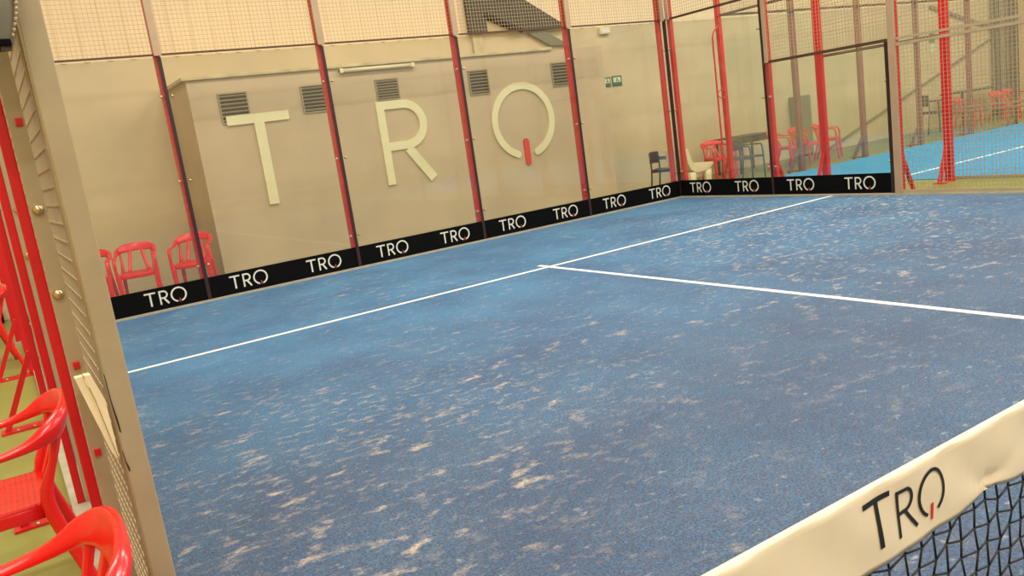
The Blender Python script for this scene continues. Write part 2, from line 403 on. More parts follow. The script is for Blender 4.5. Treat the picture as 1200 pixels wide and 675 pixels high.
# ------------------------------------------------------------------ glass panels and banners
def pmap(o, u, n):
    o, u, n = Vector(o), Vector(u), Vector(n); z = Vector((0, 0, 1))
    return lambda a, b, d: o + u * a + z * b + n * d
def glass(label, o, u, n, width, h, group, clamps=True, seal=False):
    """o: foot of left edge seen from inside; u: along, n: into the court"""
    t = thing('glass_screen', label, 'glass panel', o, 0, group)
    P = pmap((0, 0, 0), u, n); g = .016
    m = MB(); vs = [P(a, b, d) for d in (-.006, .006) for a, b in ((g, .036), (width - g, .036), (width - g, h), (g, h))]
    m.poly(vs, [(3, 2, 1, 0), (4, 5, 6, 7), (0, 1, 5, 4), (1, 2, 6, 5), (2, 3, 7, 6), (3, 0, 4, 7)])
    m.build('pane', 'glass', t)
    if seal:
        vs = [P(a, b, d) for d in (.0096, .014) for a, b in ((width - .021, .036), (width + .021, .036), (width + .021, h), (width - .021, h))]
        MB().poly(vs, [(3, 2, 1, 0), (4, 5, 6, 7), (0, 1, 5, 4), (1, 2, 6, 5), (2, 3, 7, 6), (3, 0, 4, 7)]).build('joint_seal', 'seal', t)
    if clamps:
        for a in (.062, width - .062):
            for z in (.46, 1.5, 2.5):
                if z < h:
                    c = MB().dome(P(a, z, .006), n, .017, .014, 10)
                    c.cyl(P(a, z, -.03), P(a, z, -.006), .012, 8); c.build('glass_bolt', 'bolt', t)
    return t
def banner(label, o, u, n, width, z0, z1, group, starts, hh):
    t = thing('banner', label, 'banner', o, 0, group)
    P = pmap((0, 0, 0), u, n); g = .02
    m = MB(); vs = [P(a, b, d) for d in (.0062, .009) for a, b in ((g, z0), (width - g, z0), (width - g, z1), (g, z1))]
    m.poly(vs, [(3, 2, 1, 0), (4, 5, 6, 7), (0, 1, 5, 4), (1, 2, 6, 5), (2, 3, 7, 6), (3, 0, 4, 7)])
    m.build('vinyl_strip', 'black', t)
    for a in starts:
        logo(t, lambda x, z, d: P(x, z, d + .009), a, z0 + .06, hh, .0015)
    return t
U, Nn = (1, 0, 0), (0, -1, 0)
gd = ['leftmost glass panel of the back wall, before the row of red chairs', 'glass panel of the back wall before the big letter T', 'glass panel of the back wall before the big letter R',
      'glass panel of the back wall before the big round letter with red stroke', 'rightmost glass panel of the back wall, before the exit signs']
bd = ['black banner strip in front of the red chairs at far left', 'black banner strip below the big letter T', 'black banner strip below the big letter R',
      'black banner strip below the big round letter with red stroke', 'black banner strip of the back wall ending at the corner']
for i in range(5):
    glass(gd[i], (2 * i, 0, 0), U, Nn, 2, 2.95, 'glass panels of the back wall', seal=i < 4)
    banner(bd[i], (2 * i, 0, 0), U, Nn, 2, .037, .305, 'black banners at the foot of the glass', (.27, 1.27), .165)
UR, NR = (0, -1, 0), (-1, 0, 0)
glass('tall side glass panel right of the corner, before the cream chair', (10, 0, 0), UR, NR, 2, 2.95, 'glass panels of the right side', seal=True)
glass('low side glass panel ending at the pale mesh frame', (10, -2, 0), UR, NR, 2, 1.98, 'glass panels of the right side')
banner('black banner strip of the side glass just right of the corner', (10, 0, 0), UR, NR, 2, .037, .305, 'black banners at the foot of the glass', (.24, 1.24), .165)
banner('black banner strip of the low side glass ending at the pale frame', (10, -2, 0), UR, NR, 2, .037, .305, 'black banners at the foot of the glass', (.26, 1.24), .165)
glass('tall left side glass panel seen edge on beside the back corner', (.03, -2, 0), (0, 1, 0), (1, 0, 0), 2, 2.95, 'glass panels of the left side')
glass('low left side glass panel seen edge on between two red posts', (.045, -4, 0), (0, 1, 0), (1, 0, 0), 2, 1.98, 'glass panels of the left side')

# ------------------------------------------------------------------ mesh panels
def mesh_panel(label, o, u, n, width, z0, z1, group, pitch=.05, wd=.004, frame='rail', fw=.04, mid=(), wire='wire_far', hoff=None, cat='mesh fence'):
    t = thing('mesh_fence', label, cat, (o[0], o[1], 0), 0, group)
    P = pmap((0, 0, 0), u, n); m = MB()
    k = int(width / pitch)
    for i in range(k + 1):
        a = min(i * pitch + .002, width - .002); m.bar(P(a, z0, 0), P(a, z1, 0), wd)
    k = int((z1 - z0) / pitch)
    for i in range(k + 1):
        ho = wd if hoff is None else hoff; m.bar(P(0, z0 + i * pitch, -ho), P(width, z0 + i * pitch, -ho), wd)
    m.build('wire_mesh', wire, t)
    for z, mm, hh in [(z0, frame, fw), (z1, frame, fw)] + list(mid):
        MB().bar(P(0, z, .012), P(width, z, .012), .02, hh).build('rail', mm, t)
    return t
for i in range(5):
    lab = ['wire mesh above the leftmost back glass panel', 'wire mesh above the back glass with letter T behind it', 'wire mesh above the back glass with letter R behind it',
           'wire mesh above the round letter, crossing the dark gable', 'wire mesh above the rightmost back glass panel'][i]
    mesh_panel(lab, (2 * i, 0, 0), U, Nn, 2, 2.975, 3.95, 'mesh panels above the back glass', fw=.022)
def upright(label, x, y, z0, z1, w, d, m, group):
    o = MB().bbox(-w / 2, w / 2, -d / 2, d / 2, 0, z1 - z0, .004).build('frame_post', m); o.location = (x, y, z0)
    tag(o, label, 'frame', group); return o
for x, d in ((2, 'above the post left of the T'), (4, 'above the post between T and R'), (6, 'above the post between R and O'), (8, 'above the post right of the round letter')):
    upright('pale upright of the upper mesh frame ' + d, x - .012, -.035, 2.96, 3.97, .088, .03, 'galv_pink', 'uprights of the upper mesh')
upright('pale upright of the upper mesh at the corner, back wall side', 9.93, -.035, 2.96, 3.97, .07, .03, 'galv_pink', 'uprights of the upper mesh')
upright('pale upright of the upper mesh at the corner, side wall side', 9.965, -.12, 2.96, 3.97, .03, .07, 'galv_pink', 'uprights of the upper mesh')
mesh_panel('wire mesh above the tall side glass right of the corner', (10, 0, 0), UR, NR, 2, 2.975, 3.95, 'mesh panels of the right side', fw=.035)
mesh_panel('wire mesh above the low side glass panel', (10, -2, 0), UR, NR, 2, 2.0, 3.95, 'mesh panels of the right side', mid=[(2.975, 'rail', .03)])
MB2 = MB().bbox(-.012, .012, -.03, .03, 0, 1.0, .004).build('frame_post', 'galv_pink'); MB2.location = (9.975, -2.07, 1.99); tag(MB2, 'pale upright of the mesh above the low side glass', 'frame', 'uprights of the upper mesh')
d_ = MB().box(-.012, .012, -.02, .02, 0, 1.94).build('glass_edge_strip', 'seal'); d_.location = (9.985, -3.975, .04); tag(d_, 'black strip on the right edge of the low side glass', 'trim')
upright('tall pale upright where the side glass ends and mesh begins', 9.975, -4.06, .036, 3.97, .03, .095, 'galv_pink', 'uprights of the right side mesh')
for a, b, d in ((-4.1, -6.0, 'large side mesh panel right of the pale upright'), (-6.0, -8.0, 'side mesh panel nearer the net on the right side')):
    mesh_panel(d, (10, a, 0), UR, NR, a - b, .06, 3.95, 'mesh panels of the right side', frame='galv', mid=[(1.93, 'galv', .035), (2.0, 'galv', .03)], wire='wire')
# left side mesh, seen at a grazing angle from the gate
for a, b, d in ((-6.0, -8.07, 'mesh panel of the left fence between the two nearest red posts'), (-4.02, -5.98, 'mesh panel of the left fence farther from the viewer')):
    mesh_panel(d, (.109, b, 0), (0, 1, 0), (1, 0, 0), a - b, .06, 3.95, 'mesh panels of the left fence', wd=.0055, frame='galv', wire='galv', hoff=.0004)

# gate post, bolts and latch plate at the left edge of the view
t = thing('gate_post', 'flat grey-beige steel gate post running up the left foreground', 'post', (.139, -8.115, 0))
MB().bbox(-.028, .028, -.03, .03, .012, 4.0, .003).build('upright', 'galv', t)
MB().box(-.04, .1, -.08, .08, .012, .024).build('base_plate', 'galv', t)
for z0, z1 in ((.90, 1.065), (.79, .85)):
    s = MB(); h = z1 - z0
    s.prism([(-.030, -.032, z1), (-.0285, -.032, z1), (-.0265, -.032, z0 + h * .55), (-.0215, -.032, z0 + h * .2), (-.021, -.032, z0), (-.0245, -.032, z0 + h * .03), (-.028, -.032, z0 + h * .4)], (0, 1, 0), .003)
    s.build('lock_slot', 'rust', t)
pl_ = MB()
pts = [(.041, 1.078), (.0605, 1.078), (.0745, 1.01), (.093, .858), (.096, .838), (.084, .862), (.066, .95)]
pl_.prism([(x, -8.172, z) for x, z in pts], (0, 1, 0), .028)
pts = [(.062, 1.080), (.078, 1.078), (.097, 1.005), (.0975, .90), (.0965, .845), (.0945, .86), (.076, 1.01)]
pl_.prism([(x, -8.178, z) for x, z in pts], (0, 1, 0), .034)
pl_.box(.066, .074, -8.15, -8.027, .99, 1.04)
tag(pl_.build('latch_plate', 'white_plastic'), 'long cream pointed latch plate fixed beside the grey gate post', 'plate')
for y, x0, x1, z1, d in ((-8.02, .041, .080, 3.95, 'flat beige plate with brassy bolts between the nearest red post and the mesh'), (-6.022, .046, .10, 3.95, 'flat beige plate beside the second red post of the left fence'), (-4.03, .025, .10, 3.95, 'flat beige plate beside the third red post of the left fence')):
    o = MB().bbox(0, x1 - x0, -.006, .006, 0, z1 - .03, .002).build('mesh_end_plate', 'galv'); o.location = (x0, y, .03); tag(o, d, 'plate', 'end plates of the left mesh')
def bolt(label, p, r=.014, m='bolt', g='bolts on the left mesh plates'):
    o = MB().dome((0, 0, 0), (0, -1, 0), r, .018).build('mesh_bolt', m); o.location = p; tag(o, label, 'bolt', g)
bolt('upper domed brassy bolt on the beige plate beside the nearest red post', (.060, -8.024, 1.507))
bolt('lower domed brassy bolt on the beige plate beside the nearest red post', (.058, -8.024, 1.281))
bolt('upper bolt on the plate strip just left of the nearest red post', (.068, -6.026, 1.498), .018)
bolt('lower bolt on the plate strip just left of the nearest red post', (.064, -6.026, 1.282), .018)
def capm(label, p):
    o = MB().bbox(-.008, .008, -.01, .0, -.011, .011, .003).build('cable_clip', 'red'); o.location = p; tag(o, label, 'clip', 'red clips on the left mesh plate')
capm('small red clip high on the beige plate above the bolts', (.066, -8.026, 1.733))
capm('small red clip on the beige plate at the top of the cream latch plate', (.059, -8.026, 1.084))
capm('small red clip on the beige plate below the cream latch plate', (.058, -8.026, .834))
# olive cover hanging at the top left
t = thing('padded_cover', 'olive-grey rounded cover with stitched cord edge in the upper left corner', 'cover', (.03, -8.2, 1.90))
n = 24; zs = [i * .5 / n for i in range(n + 1)]
edge = [.052 + .022 * math.sin(min(1, z / .1) * math.pi / 2) + .05 * z for z in zs]
s = MB(); s.sweep([((e - .12) / 2, 0, z) for e, z in zip(edge, zs)], [.09] * (n + 1), [e + .12 for e in edge], up=(1, 0, 0), e=.8); s.build('cover_body', 'olive', t)
s = MB()
for i in range(40):
    z = .008 + i * .012; e = .052 + .022 * math.sin(min(1, z / .1) * math.pi / 2) + .05 * z
    s.cyl((e - .002, -.012, z), (e + .004, -.02, z + .010), .0035, 6)
s.build('cord_edge', 'galv', t)
s = MB(); s.bbox(-.12, .05, -.046, .046, -.012, .004, .003); s.build('bottom_band', 'black', t)

# ------------------------------------------------------------------ things on the back wall
def P_wall(x, z, d): return Vector((x, 1.2 - d, z))
def letters_at(fn, name, label):
    o = MB(); fn(o); return tag(o.build(name, 'wall_letter'), label, 'letter', 'large letters on the wall')
letters_at(lambda m: letter_T(m, P_wall, 2.925, 1.0, .87, 1.27, .128, .03), 'wall_letter', 'large cream letter T on the tan wall behind the glass')
letters_at(lambda m: letter_R(m, P_wall, 5.135, .99, .87, 1.25, .125, .03), 'wall_letter', 'large cream letter R on the tan wall behind the glass')
tO = thing('wall_letter', 'large cream ring letter open at the bottom with a red stroke', 'letter', (0, 0, 0), 0, 'large letters on the wall')
m = MB(); letter_O(m, P_wall, 7.75, 1.68, .63, .63, .115, .03); m.build('ring', 'wall_letter', tO)
m = MB(); stroke_Q(m, P_wall, 7.742, .943, 1.385, .105, .03); o = m.build('red_stroke', 'red_print', tO); o['label'] = 'short red stroke in the gap'
def vent(label, x, z, w, h):
    t = thing('wall_vent', label, 'vent', (x, 1.2, z), 0, 'louvred vents along the wall')
    MB().box(0, w, -.006, -.001, 0, h).build('backing', 'void', t)
    f = MB(); e = .018
    f.box(0, w, -.02, -.001, 0, e); f.box(0, w, -.02, -.001, h - e, h); f.box(0, e, -.02, -.001, e, h - e); f.box(w - e, w, -.02, -.001, e, h - e); f.build('frame', 'louvre', t)
    n = 7
    for i in range(n):
        zz = e + (i + .5) * (h - 2 * e) / n
        MB().bar((e, -.012, zz), (w - e, -.012, zz), .014, .020, (0, -.6, .8)).build('slat', 'louvre', t)
vent('louvred vent partly covered by the left arm of letter T', 2.87, 2.17, .40, .41)
vent('louvred vent between the letter T and the next post', 4.03, 2.19, .37, .39)
vent('louvred vent directly above the letter R', 5.19, 2.255, .38, .315)
vent('louvred vent up left of the round letter, beside the post', 6.81, 2.18, .37, .39)
vent('louvred vent up right of the round letter, half behind a post', 8.45, 2.17, .36, .4)
t = thing('tube_light', 'long white tube fixture under the ledge above letter R', 'lamp', (4.65, 1.16, 2.735))
MB().cyl((0, 0, 0), (1.22, 0, 0), .028, 14).build('tube', 'tube', t)
for x in (0.0, 1.16): MB().bbox(x, x + .06, -.032, .039, -.032, .032, .008).build('end_cap', 'tube', t)
t = thing('emergency_light', 'small white box lamp high on the wall right of the ledge', 'lamp', (10.63, 2.5, 3.13))
MB().bbox(0, .25, -.08, 0, 0, .13, .012).build('body', 'tube', t); MB().bbox(.02, .23, -.09, -.075, .015, .08, .006).build('diffuser', 'letter', t)
def sign(label, x, z, w, h):
    t = thing('exit_sign', label, 'sign', (x, 2.5, z), 0, 'exit signs on the wall')
    MB().box(0, w, -.012, -.001, 0, h).build('plate', 'green_sign', t)
    s = MB(); s.box(w * .12, w * .88, -.014, -.011, h * .38, h * .86); s.build('panel', 'pale_sign', t)
    s = MB(); s.bar((w * .42, -.016, h * .45), (w * .52, -.016, h * .68), .02, .004); s.bar((w * .52, -.016, h * .68), (w * .42, -.016, h * .8), .02, .004); s.bar((w * .52, -.016, h * .6), (w * .7, -.016, h * .45), .02, .004); s.bar((w * .15, -.016, h * .12), (w * .85, -.016, h * .12), .006, .03)
    s.build('pictogram', 'pale_sign' if 0 else 'green_sign', t)
sign('small green exit sign, left of the pair by the block edge', 10.63, 2.12, .17, .19)
sign('small green exit sign, right and wider of the pair', 10.84, 2.12, .25, .2)
t = thing('gable_soffit', 'dark sloping gable underside high on the wall above the ring letter', 'soffit', (0, 2.47, 0))
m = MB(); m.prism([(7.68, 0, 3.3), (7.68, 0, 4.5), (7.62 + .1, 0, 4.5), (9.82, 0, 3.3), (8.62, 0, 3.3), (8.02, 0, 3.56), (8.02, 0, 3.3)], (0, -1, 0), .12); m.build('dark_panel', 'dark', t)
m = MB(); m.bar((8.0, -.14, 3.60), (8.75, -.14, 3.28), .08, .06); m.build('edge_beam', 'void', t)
m = MB(); m.prism([(8.03, 0, 3.3), (8.03, 0, 3.53), (8.58, 0, 3.3)], (0, -1, 0), .06); m.build('pale_infill', 'ledge', t)
m = MB(); m.prism([(8.9, 0, 3.27), (9.3, 0, 3.27), (9.85, 0, 2.98), (9.4, 0, 3.0)], (0, -1, 0), .05); m.build('lower_slope', 'cabinet', t)
m = MB(); m.bbox(-.1, .1, -.06, 0, 0, .5, .01); o = m.build('wall_pilaster', 'ledge'); o.location = (7.85, 2.5, 2.83); tag(o, 'short pale pilaster on the wall under the dark gable', 'pilaster')

# ------------------------------------------------------------------ farther court (turquoise)
post('fence_post', 'red corner post of the turquoise court with a bent pipe beside it', 11.3, .02, (0, 1), 4.0, .08, .08, group='red posts of the turquoise court')
post('fence_post', 'red post of the turquoise court seen through the low side glass', 11.27, -2.0, (-1, 0), 4.0, .11, .08, group='red posts of the turquoise court')
post('fence_post', 'red post of the turquoise court with slanted foot seen through mesh', 11.27, -4.0, (-1, 0), 4.0, .1, .08, group='red posts of the turquoise court')
far = {13.3: 'brownish post of the far court back wall beside the grey-green cabinet', 15.3: 'brownish post of the far court back wall seen through low glass, second from left',
       17.3: 'brownish post of the far court back wall just right of the pale upright', 19.3: 'brownish post of the far court behind the seats and mesh', 21.3: 'rightmost dark post of the far court at the picture edge'}
for x, d in far.items():
    fp = post('fence_post', d, x, .075, (0, 1), 4.0, .11, .08, m='red_far' if x < 21 else 'rail', group='brownish back posts of the turquoise court', foot=False)
    MB().bar((-.38, -.0, .02), (-.05, -.0, .42), .05, .05).build('brace', 'red_far', fp)
for i, x in enumerate((11.3, 13.3, 15.3, 17.3, 19.3)):
    glass(['far court back glass with the black table behind', 'far court back glass with the cabinet behind', 'far court back glass left of the pale upright', 'far court back glass right of the pale upright', 'far court back glass before the far red seats'][i], (x, 0, 0), U, Nn, 2, 2.95, 'glass panels of the far court', clamps=False)
    mesh_panel(['far court top mesh above the black table', 'far court top mesh above the cabinet', 'far court top mesh left of the pale upright', 'far court top mesh right of the pale upright', 'far court top mesh above the far red seats'][i], (x, 0, 0), U, Nn, 2, 3.0, 3.95, 'top mesh of the far court', fw=.04)
UL, NL = (0, -1, 0), (1, 0, 0)
glass('far court side glass nearest its corner post', (11.33, 0, 0), UL, NL, 2, 2.95, 'side glass of the far court', clamps=False)
glass('far court low side glass between its two bright red posts', (11.33, -2, 0), UL, NL, 2, 1.98, 'side glass of the far court', clamps=False)
mesh_panel('far court top mesh above its corner side glass', (11.33, 0, 0), UL, NL, 2, 3.0, 3.95, 'side mesh of the far court', fw=.04)
mesh_panel('far court mesh above its low side glass', (11.33, -2, 0), UL, NL, 2, 2.0, 3.95, 'side mesh of the far court', mid=[(3.0, 'rail', .03)])
mesh_panel('far court side mesh with double pale rail right of its red post', (11.33, -4, 0), UL, NL, 2, .04, 3.95, 'side mesh of the far court', frame='galv', mid=[(.94, 'galv', .03), (1.0, 'galv', .03), (1.98, 'galv', .04)], wire='wire')
t = thing('bent_pipe', 'thin bent red pipe with clamp ring beside the far corner post', 'pipe', (11.3, -.05, 0))
pp = smooth_path([(-.03, .04, 2.84), (-.17, .02, 2.74), (-.235, 0, 2.66), (-.25, 0, 2.5), (-.25, 0, 1.5), (-.25, 0, 0)], 6)
MB().sweep(pp, [.032] * len(pp), [.032] * len(pp), up=(0, 1, 0), e=1).build('pipe', 'red', t)
ring = [(-.14 + .1 * math.cos(a * math.pi / 8), .0, 1.66 + .07 * math.sin(a * math.pi / 8)) for a in range(17)]
MB().sweep(ring, [.018] * 17, [.018] * 17, up=(0, 1, 0), e=1).build('clamp_ring', 'red', t)

# far wall details on the right
t = thing('cabinet', 'grey-green upright cabinet against the wall behind the far red chairs', 'cabinet', (16.05, 2.49, 0))
MB().bbox(0, .5, -.22, 0, .05, 1.4, .012).build('body', 'cabinet', t); MB().bbox(.03, .47, -.235, -.215, .1, 1.36, .006).build('door', 'greydark', t); MB().box(.02, .48, -.2, -.02, 0, .05).build('plinth', 'void', t)
o = MB().bar((17.4, 2.46, .05), (24.95, 2.46, 2.22), .05, .05).build('sloping_bar', 'greydark'); tag(o, 'long dark sloping bar rising along the far wall', 'handrail')  # thin dark bar set at a slope across the wall
o = MB().bar((21.9, 2.46, 3.2), (24.95, 2.46, 2.5), .06, .08).build('upper_sloping_bar', 'greydark'); tag(o, 'short dark bar sloping down at upper right far wall', 'bar')  # second dark bar, sloping the other way
for x, d in ((24.98, 'left grey-green steel column at the end of the sloping bar'), (25.75, 'right grey-green steel column beyond the sloping bar end')):
    o = MB(); o.box(-.11, .11, -.1, -.085, 0, 4); o.box(-.11, .11, .085, .1, 0, 4); o.box(-.012, .012, -.085, .085, 0, 4); o = o.build('steel_column', 'greydark'); o.location = (x, 2.3, 0); tag(o, d, 'column', 'steel columns at far right')
t = thing('safety_sign', 'small green and red safety notice on the wall between mesh posts', 'sign', (21.85, 2.5, 2.0))
MB().box(0, .26, -.012, -.001, .28, .52).build('green_plate', 'greydark', t); MB().box(0, .26, -.012, -.001, 0, .25).build('red_plate', 'pale_sign', t)

# ------------------------------------------------------------------ chairs
def make_red_chair(label, loc, rz, group):
    """tub-shaped stackable armchair; front is local -Y"""
    t = thing('armchair', label, 'chair', loc, rz, group)
    half = [(.262, -.235, .47), (.265, -.232, .56), (.262, -.205, .625), (.258, -.13, .648), (.262, .0, .655), (.258, .11, .67), (.238, .195, .70), (.17, .238, .722), (.08, .252, .732), (0, .256, .735)]
    full = half + [(-x, y, z) for x, y, z in half[-2::-1]]
    hw = [.04, .045, .052, .054, .05, .05, .055, .046, .034, .03]; hh = [.04, .036, .026, .02, .022, .036, .07, .098, .105, .105]
    W = hw + hw[-2::-1]; H = hh + hh[-2::-1]
    pts = smooth_path(full, 5); w = interp(W, 5); h = interp(H, 5)
    ups = []
    for p in pts:
        k = max(0, min(1, (p.z - .56) / .1)) ; f = max(0, min(1, (p.y - .08) / .16))
        ups.append(Vector((0 , -1 * (1 - k) - .25 * 0, k)) + Vector((p.x * -.9, .25, 0)) * 0 + Vector((p.x * 1.2, .35, 0)) * f)
    MB().sweep(pts, w, h, ups=ups, n=16).build('arm_rail', 'chair_red', t)
    # seat: dished panel with rounded rim and pattern of small holes as dimples
    s = MB(); nx, ny = 18, 18
    def sp(i, j):
        u = -1 + 2 * i / nx; v = -1 + 2 * j / ny
        x = .225 * u * (1 - .06 * (v > 0) * v); y = .19 * v
        z = .445 - .014 * (1 - u * u) * (1 - v * v * .6) - .02 * max(0, -v - .75) / .25 + .004 * (((i + j) % 2) if abs(u) < .75 and abs(v) < .75 else 0)
        cr = .06
        ax, ay = abs(x) - (.225 - cr), abs(y) - (.19 - cr)
        if ax > 0 and ay > 0:
            l = math.hypot(ax, ay)
            if l > cr: k = cr / l; x = math.copysign(.225 - cr + ax * k, x); y = math.copysign(.19 - cr + ay * k, y)
        return (x, y - .035, z)
    top = [sp(i, j) for j in range(ny + 1) for i in range(nx + 1)]
    bot = [(x, y, z - .02) for x, y, z in top]; n1 = nx + 1
    fs = [(j * n1 + i, j * n1 + i + 1, (j + 1) * n1 + i + 1, (j + 1) * n1 + i) for j in range(ny) for i in range(nx)]
    K = len(top); fb = [tuple(reversed([q + K for q in f])) for f in fs]
    rim = [i for i in range(n1)] + [j * n1 + nx for j in range(1, n1)] + [ny * n1 + i for i in range(nx - 1, -1, -1)] + [j * n1 for j in range(ny - 1, 0, -1)]
    fr = [(rim[k], rim[(k + 1) % len(rim)], rim[(k + 1) % len(rim)] + K, rim[k] + K) for k in range(len(rim))]
    s.poly(top + bot, fs + fb + fr, True); s.build('seat', 'chair_seat', t)
    ap = smooth_path([(-.215, -.2, .41), (-.19, -.222, .405), (0, -.23, .40), (.19, -.222, .405), (.215, -.2, .41)], 4)
    a = MB(); a.sweep(ap, [.016] * len(ap), [.05] * len(ap))
    for sx in (-1, 1): a.sweep([(sx * .222, -.2, .41), (sx * .218, .12, .41)], [.016] * 2, [.05] * 2)
    a.sweep([(-.205, .14, .41), (.205, .14, .41)], [.016] * 2, [.05] * 2); a.build('apron', 'chair_red', t)
    for sx in (-1, 1):
        p = smooth_path([(sx * .262, -.235, .475), (sx * .25, -.235, .40), (sx * .245, -.245, .2), (sx * .25, -.265, .0)], 4)
        MB().sweep(p, interp([.048, .07, .06, .042], 4), interp([.045, .055, .048, .038], 4), up=(0, 1, 0)).build('leg', 'chair_red', t)
        p = smooth_path([(sx * .215, .215, .70), (sx * .207, .18, .58), (sx * .212, .135, .44), (sx * .228, .185, .22), (sx * .243, .25, .0)], 4)
        MB().sweep(p, interp([.036, .034, .056, .05, .04], 4), interp([.028, .026, .05, .044, .036], 4), up=(0, 1, 0)).build('leg', 'chair_red', t)
        p = smooth_path([(sx * .075, .245, .72), (sx * .095, .205, .60), (sx * .125, .135, .43)], 4)
        MB().sweep(p, [.048] * len(p), [.022] * len(p), up=(0, 1, 0)).build('back_slat', 'chair_red', t)
    return t
FX = math.radians(-90)      # front towards -X
c0 = make_red_chair('red plastic armchair in the lower left corner, nearest the viewer', (-.225, -8.46, 0), FX, 'red armchairs along the left fence')
dup(c0, (-.232, -6.88, 0), FX, 'red plastic armchair in the left foreground, second from the viewer')
dup(c0, (-.345, -1.25, 0), FX + .1, 'red plastic armchair far down the left fence, partly cut by the frame')
G2 = 'red armchairs behind the back glass'
S = (.9, .9, 1.03)
dup(c0, (.86, .98, 0), -.28, 'red armchair behind the back glass, cut by the grey gate post', G2, S)
dup(c0, (1.40, .98, 0), -.22, 'red armchair behind the back glass, middle one of the three', G2, S)
dup(c0, (2.08, .9, 0), -.42, 'red armchair behind the back glass, right one touching the first post', G2, S)
G3 = 'red armchairs by the farther court'
dup(c0, (12.5, 1.45, 0), -.2, 'red armchair between the cream chair and the bent red pipe', G3)
dup(c0, (13.92, 1.0, 0), .35, 'far red armchair just right of the side post, leftmost of three', G3)
dup(c0, (14.62, 1.0, 0), .1, 'far red armchair beside the brownish post, middle of three', G3)
dup(c0, (15.4, 1.05, 0), .5, 'far red armchair behind the bright red post, right of three', G3)
dup(c0, (21.2, 1.2, 0), .2, 'far red armchair left of a brownish post, behind the mesh', 'far red seats at the right edge')
dup(c0, (22.95, 1.2, 0), -.1, 'far red armchair at the right edge behind the mesh', 'far red seats at the right edge')
dup(c0, (23.8, 1.3, 0), -.1, 'farthest red armchair beyond the others at the right edge', 'far red seats at the right edge')

def make_black_chair(label, loc, rz, group):
    t = thing('armchair', label, 'chair', loc, rz, group)
    s = MB(); s.sweep([(0, -.22, .435), (0, 0, .43), (0, .22, .44)], [.44, .46, .44], [.03] * 3, e=.35); s.build('seat', 'black_plastic', t)
    b = MB(); b.sweep(smooth_path([(-.235, .215, .66), (-.12, .255, .67), (.12, .255, .67), (.235, .215, .66)], 4), [.022] * 13, [.22] * 13, e=.4); b.build('backrest', 'black_plastic', t)
    for sx in (-1, 1):
        MB().sweep(smooth_path([(sx * .25, -.22, 0), (sx * .25, -.21, .42), (sx * .25, -.19, .62), (sx * .25, -.12, .645), (sx * .25, .2, .65)], 4), [.032] * 17, [.028] * 17, up=(0, -.7, .7), e=.6).build('leg', 'black_plastic', t)
        MB().sweep(smooth_path([(sx * .235, .215, .74), (sx * .235, .205, .44), (sx * .245, .25, 0)], 4), [.034] * 9, [.028] * 9, up=(0, 1, 0), e=.6).build('leg', 'black_plastic', t)
        MB().sweep([(sx * .24, -.2, .415), (sx * .24, .2, .415)], [.024] * 2, [.04] * 2).build('side_rail', 'black_plastic', t)
    return t
kb = make_black_chair('black armchair behind the glass just left of the court corner', (10.83, 1.2, 0), .5, 'black armchairs')
dup(kb, (12.27, .5, 0), .25, 'black armchair in front of the dark table behind the side glass', 'black armchairs')
dup(kb, (20.1, 1.4, 0), .9, 'dark chair far back, left of the red mesh post', 'black armchairs', (1, 1, 1.25))
t = thing('table', 'dark thin-topped table against the wall beyond the bent pipe', 'table', (13.7, 1.75, 0))
MB().bbox(-.62, .55, -.35, .35, .735, .765, .008).build('tabletop', 'black_plastic', t)
for x in (-.57, .5):
    for y in (-.31, .31): MB().bar((x, y, 0), (x, y, .735), .04).build('leg', 'black_plastic', t)
MB().box(-.56, .49, -.325, -.3, .62, .735).build('apron', 'black_plastic', t)
t = thing('table', 'dark long table behind the far red chairs at the right edge', 'table', (23.0, 1.95, 0))
MB().bbox(-1.2, 1.6, -.3, .3, .86, .9, .008).build('tabletop', 'black_plastic', t)
for x in (-1.1, 1.5):
    for y in (-.26, .26): MB().bar((x, y, 0), (x, y, .86), .045).build('leg', 'black_plastic', t)

# cream low chair: tall curved back, wide low seat, block legs
t = thing('lounge_chair', 'cream plastic low chair behind the glass just right of the corner', 'chair', (10.74, .52, 0), .05)
prof = [(-.30, .80), (-.24, .80), (-.16, .58), (-.06, .46), (.10, .425), (.28, .45), (.38, .49), (.40, .46), (.30, .39), (.12, .355), (-.08, .36), (-.2, .42), (-.27, .55)]
MB().prism([(a, -.25, z) for a, z in prof], (0, 1, 0), .5).build('shell', 'cream_plastic', t)
for x in (-.14, .27):
    for y in (-.2, .2):
        MB().sweep([(x, y, .37), (x, y, .2), (x, y, 0)], [.17, .15, .15], [.09] * 3, up=(0, 1, 0), e=.5).build('leg', 'cream_plastic', t)
o = MB().bbox(-.14, .14, -.14, .14, 0, .22, .02); o = o.build('floor_box', 'black'); o.location = (-.32, 2.28, 0); tag(o, 'small black box on the floor by the far left wall', 'box')  # plain black box at the foot of the wall

